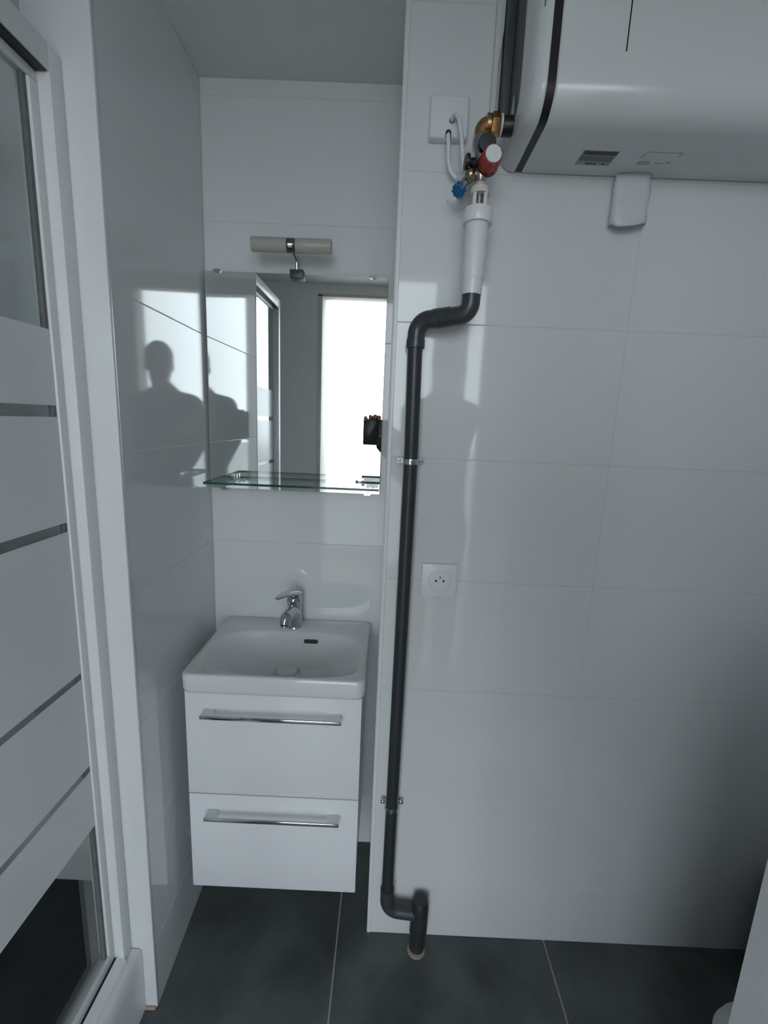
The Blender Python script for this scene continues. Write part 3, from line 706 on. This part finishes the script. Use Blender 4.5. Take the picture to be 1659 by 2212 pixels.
scx, scz = 0.6760, 1.0895
bm = new(); lathe(bm, (scx, -.0076, scz), (0, -1, 0), [(0, -.0002), (.0245, -.0002), (.0280, .0004), (.0285, .0012), (.0270, .0018), (.0262, .0010), (.0245, .0012), (0, .0012)], 48); obj('insert', bm, trim_m, sk)
for dx in (-.0092, .0095):
    bm = new(); lathe(bm, (scx + dx, -.0089, scz + .0005), (0, -1, 0), [(0, 0), (.0029, 0), (.0029, .0002), (0, .0002)], 18); obj('pin_hole', bm, black_m, sk)
bm = new(); lathe(bm, (scx + .0005, -.0089, scz + .0095), (0, -1, 0), [(0, 0), (.0028, 0), (.0027, .004), (.0018, .0052), (0, .0055)], 18); obj('earth_pin', bm, satin_m, sk)

# ------------------------------------------------------------------ bin and brush in the right corner
wbn = empty('waste_bin', (1.342, -0.385, 0), 'pale round waste bin beside the white cabinet', 'waste bin')
bm = new(); lathe(bm, (1.342, -.385, 0), (0, 0, 1), [(0, .0), (.070, 0), (.074, .006), (.086, .235), (.084, .240), (0, .240)], 40); obj('bin_body', bm, pm('pale_grey_green_plastic', (0.50, 0.54, 0.51), 0.4), wbn)
bm = new(); lathe(bm, (1.342, -.385, .2402), (0, 0, 1), [(0, 0), (.088, 0), (.089, .010), (.083, .028), (.064, .045), (.035, .053), (0, .056)], 40); obj('lid', bm, MATS['pale_grey_green_plastic'], wbn)
br = empty('toilet_brush', (1.645, -0.075, 0), 'black toilet brush holder on the floor by the right picture edge', 'toilet brush')
bm = new(); lathe(bm, (1.645, -.075, 0), (0, 0, 1), [(0, .0), (.046, 0), (.048, .004), (.052, .28), (.049, .295), (.020, .31), (0, .31)], 28); obj('holder', bm, black_m, br)
bm = new(); lathe(bm, (1.645, -.075, .308), (0, 0, 1), [(0, 0), (.007, 0), (.007, .12), (.010, .125), (.010, .14), (0, .145)], 16); obj('stem', bm, black_m, br)

# ------------------------------------------------------------------ person holding the phone (seen in the reflections)
def capsule(bm, a, b, ra, rb, seg=14):
    a = Vector(a); b = Vector(b); d = b - a; L = max(d.length, 1e-5); d.normalize()
    prof = [(0, -ra)]
    for k in range(1, 5): prof.append((ra * math.sin(k * PI / 10), -ra * math.cos(k * PI / 10)))
    prof += [(ra, 0), (rb, L)]
    for k in range(4, 0, -1): prof.append((rb * math.sin(k * PI / 10), L + rb * math.cos(k * PI / 10)))
    prof.append((0, L + rb))
    lathe(bm, a, d, prof, seg)
def ell(bm, c, r, mt=None):
    m = Matrix.Translation(c) @ Matrix.Diagonal((*r, 1))
    if mt is not None: m = mt @ m
    bmesh.ops.create_uvsphere(bm, u_segments=24, v_segments=16, radius=1.0, matrix=m)
def remesh(name, bm, mat, parent, vox, it=4):
    o = obj(name, bm, mat, parent, smooth=False)
    r = o.modifiers.new('r', 'REMESH'); r.mode = 'VOXEL'; r.voxel_size = vox; r.use_smooth_shade = True
    s = o.modifiers.new('s', 'SMOOTH'); s.factor = .5; s.iterations = it
    dg = bpy.context.evaluated_depsgraph_get()
    me = bpy.data.meshes.new_from_object(o.evaluated_get(dg)); me.name = name
    o.modifiers.clear(); o.data = me; me.shade_smooth()
    if not me.materials: me.materials.append(mat)
    return o
pr = empty('person', (0.815, -1.42, 0), 'person in black jacket holding a phone, seen reflected in mirror and tiles', 'person')
HC = Vector((0.825, -1.385, 1.765))
HM = Matrix.Translation(HC) @ Euler((math.radians(-14), 0, math.radians(38)), 'XYZ').to_matrix().to_4x4()
hl = lambda x, y, z: HM @ Vector((x, y, z))
LS, LE, LW = (0.668, -1.455, 1.520), (0.645, -1.300, 1.185), (0.478, -1.150, 1.350)
RS, RE, RW = (0.928, -1.345, 1.520), (0.845, -1.150, 1.225), (0.640, -1.112, 1.365)
NB, CH, BL, PV = (0.815, -1.405, 1.585), (0.805, -1.405, 1.38), (0.810, -1.415, 1.12), (0.815, -1.42, .95)
bm = new()
ell(bm, (0, -.012, .030), (.076, .098, .098), HM); ell(bm, (0, .022, -.035), (.062, .072, .088), HM); ell(bm, (0, .050, -.092), (.036, .034, .032), HM)
capsule(bm, hl(0, .088, .012), hl(0, .106, -.028), .009, .014, 12)                     # nose
capsule(bm, hl(-.022, .084, -.068), hl(.022, .084, -.068), .008, .008, 10)              # lips
capsule(bm, hl(-.045, .078, .028), hl(.045, .078, .028), .010, .010, 10)                # brow
for s in (-1, 1): ell(bm, (s * .076, -.012, -.012), (.012, .022, .034), HM)             # ears
capsule(bm, hl(0, -.02, -.07), NB, .056, .060)
capsule(bm, NB, CH, .085, .125); capsule(bm, CH, PV, .125, .115)
capsule(bm, NB, LS, .06, .058); capsule(bm, NB, RS, .06, .058)
for S, E_, W_ in ((LS, LE, LW), (RS, RE, RW)):
    capsule(bm, S, E_, .048, .038); capsule(bm, E_, W_, .038, .026)
for s, fxx, fyy in ((-1, .730, -1.46), (1, .895, -1.40)):
    hip = (PV[0] + s * .075, PV[1] - s * (-.035), .92); kn = (fxx + .0, fyy + .01, .50); an = (fxx, fyy - .01, .09)
    capsule(bm, hip, kn, .082, .055); capsule(bm, kn, an, .055, .036); capsule(bm, an, (fxx - .04, fyy + .12, .04), .036, .030)
# left hand: palm behind the case, four fingers over its top edge
capsule(bm, LW, (0.455, -1.124, 1.400), .026, .026); ell(bm, (0.437, -1.117, 1.430), (.040, .013, .045))
for fx_, ht in ((0.393, 1.4895), (0.421, 1.498), (0.449, 1.502), (0.474, 1.497)):
    capsule(bm, (fx_ * .6 + .437 * .4, -1.117, 1.447), (fx_, -1.117, ht - .006), .0112, .0108, 12)
    capsule(bm, (fx_, -1.117, ht - .006), (fx_ - .001, -1.096, ht), .0108, .0104, 12)
    capsule(bm, (fx_ - .001, -1.096, ht), (fx_ - .002, -1.0855, ht - .012), .0104, .0092, 12)
capsule(bm, (0.462, -1.122, 1.415), (0.488, -1.112, 1.440), .011, .009, 12)
# right hand: fingers come round the right edge onto the back of the case
capsule(bm, RW, (0.600, -1.112, 1.385), .026, .028); ell(bm, (0.590, -1.113, 1.390), (.034, .016, .042))
for z0, xt in ((1.413, .482), (1.388, .478), (1.366, .492), (1.348, .505)):
    capsule(bm, (0.590, -1.108, z0 - .002), (0.562, -1.084, z0), .0092, .0088, 12)
    capsule(bm, (0.562, -1.084, z0), (0.525, -1.0825, z0 + .001), .0088, .0080, 12)
    capsule(bm, (0.525, -1.0825, z0 + .001), (xt, -1.0835, z0), .0080, .0068, 12)
capsule(bm, (0.585, -1.118, 1.415), (0.550, -1.115, 1.440), .012, .009, 12)
remesh('body', bm, skin_m, pr, .0048, 3)
for s in (-1, 1):
    bm = new(); ell(bm, (s * .031, .080, .006), (.0105, .0085, .0075), HM); ey = obj('eye', bm, pm('eye_white', (.35, .33, .32), .2) if s < 0 else MATS['eye_white'], pr)
    bm = new(); ell(bm, (s * .031, .0868, .0045), (.0048, .0026, .0048), HM); obj('iris', bm, hair_m, ey)
bm = new()
ell(bm, (0, -.018, .042), (.081, .101, .096), HM); ell(bm, (0, -.060, -.005), (.070, .062, .078), HM)
hair = remesh('hair', bm, hair_m, pr, .006, 2)
bmh = bmesh.new(); bmh.from_mesh(hair.data); inv = HM.inverted(); base = BASE[pr]
kill = [f for f in bmh.faces if (lambda q: (q.y > .052 and q.z < .085) or (q.z < -.01 and q.y > -.012) or q.z < -.075)(inv @ (f.calc_center_median() + base))]
bmesh.ops.delete(bmh, geom=kill, context='FACES'); bmh.to_mesh(hair.data); bmh.free()
# jacket, collar, trousers, shoes
bm = new()
ell(bm, (0.805, -1.405, 1.40), (.170, .130, .155)); capsule(bm, CH, BL, .150, .150); capsule(bm, BL, (PV[0], PV[1], .90), .150, .155)
capsule(bm, (0.814, -1.405, 1.555), LS, .070, .075); capsule(bm, (0.814, -1.405, 1.555), RS, .070, .075)
for S, E_, W_ in ((LS, LE, LW), (RS, RE, RW)):
    capsule(bm, S, E_, .072, .058); w2 = Vector(E_).lerp(Vector(W_), .90); capsule(bm, E_, w2, .058, .040)
jk = remesh('jacket', bm, cloth_m, pr, .009, 4)
bm = new(); lathe(bm, (0.817, -1.400, 1.570), (0.03, .10, 1), [(.064, 0), (.118, .000), (.104, .022), (.084, .052), (.074, .056), (.066, .030), (.062, .004)], 32); obj('collar', bm, collar_m, jk)
bm = new()
for s, fxx, fyy in ((-1, .730, -1.46), (1, .895, -1.40)):
    hip = (PV[0] + s * .075, PV[1] + s * .035, .92); kn = (fxx, fyy + .01, .50); an = (fxx, fyy - .01, .10)
    capsule(bm, hip, kn, .096, .070); capsule(bm, kn, an, .070, .056)
remesh('trousers', bm, jean_m, pr, .010, 3)
for s, fxx, fyy in ((-1, .730, -1.46), (1, .895, -1.40)):
    bm = new(); capsule(bm, (fxx, fyy - .04, .050), (fxx - .05, fyy + .14, .042), .050, .040)
    for v_ in bm.verts: v_.co.z = max(v_.co.z, .002)
    obj('shoe', bm, black_m, pr)
ph = empty('phone', (0.47, -1.095, 1.333), 'black phone in an opened flip case held up by the person', 'phone')
bm = new(); prism(bm, rrect(.5095, 1.4075, .0415, .0745, .010, 6), 'y', -1.1035, -1.0940, .0015); obj('phone_body', bm, phone_m, ph)
bm = new(); prism(bm, rrect(.4240, 1.4075, .0425, .0745, .008, 6), 'y', -1.1000, -1.0945, .0012); obj('case_flap', bm, phone_m, ph)
bm = new(); lathe(bm, (CAM.x, -1.0938, CAM.z), (0, 1, 0), [(.004, 0), (.0075, 0), (.0075, .0012), (.004, .0012)], 24); obj('lens_ring', bm, chrome_m, ph)
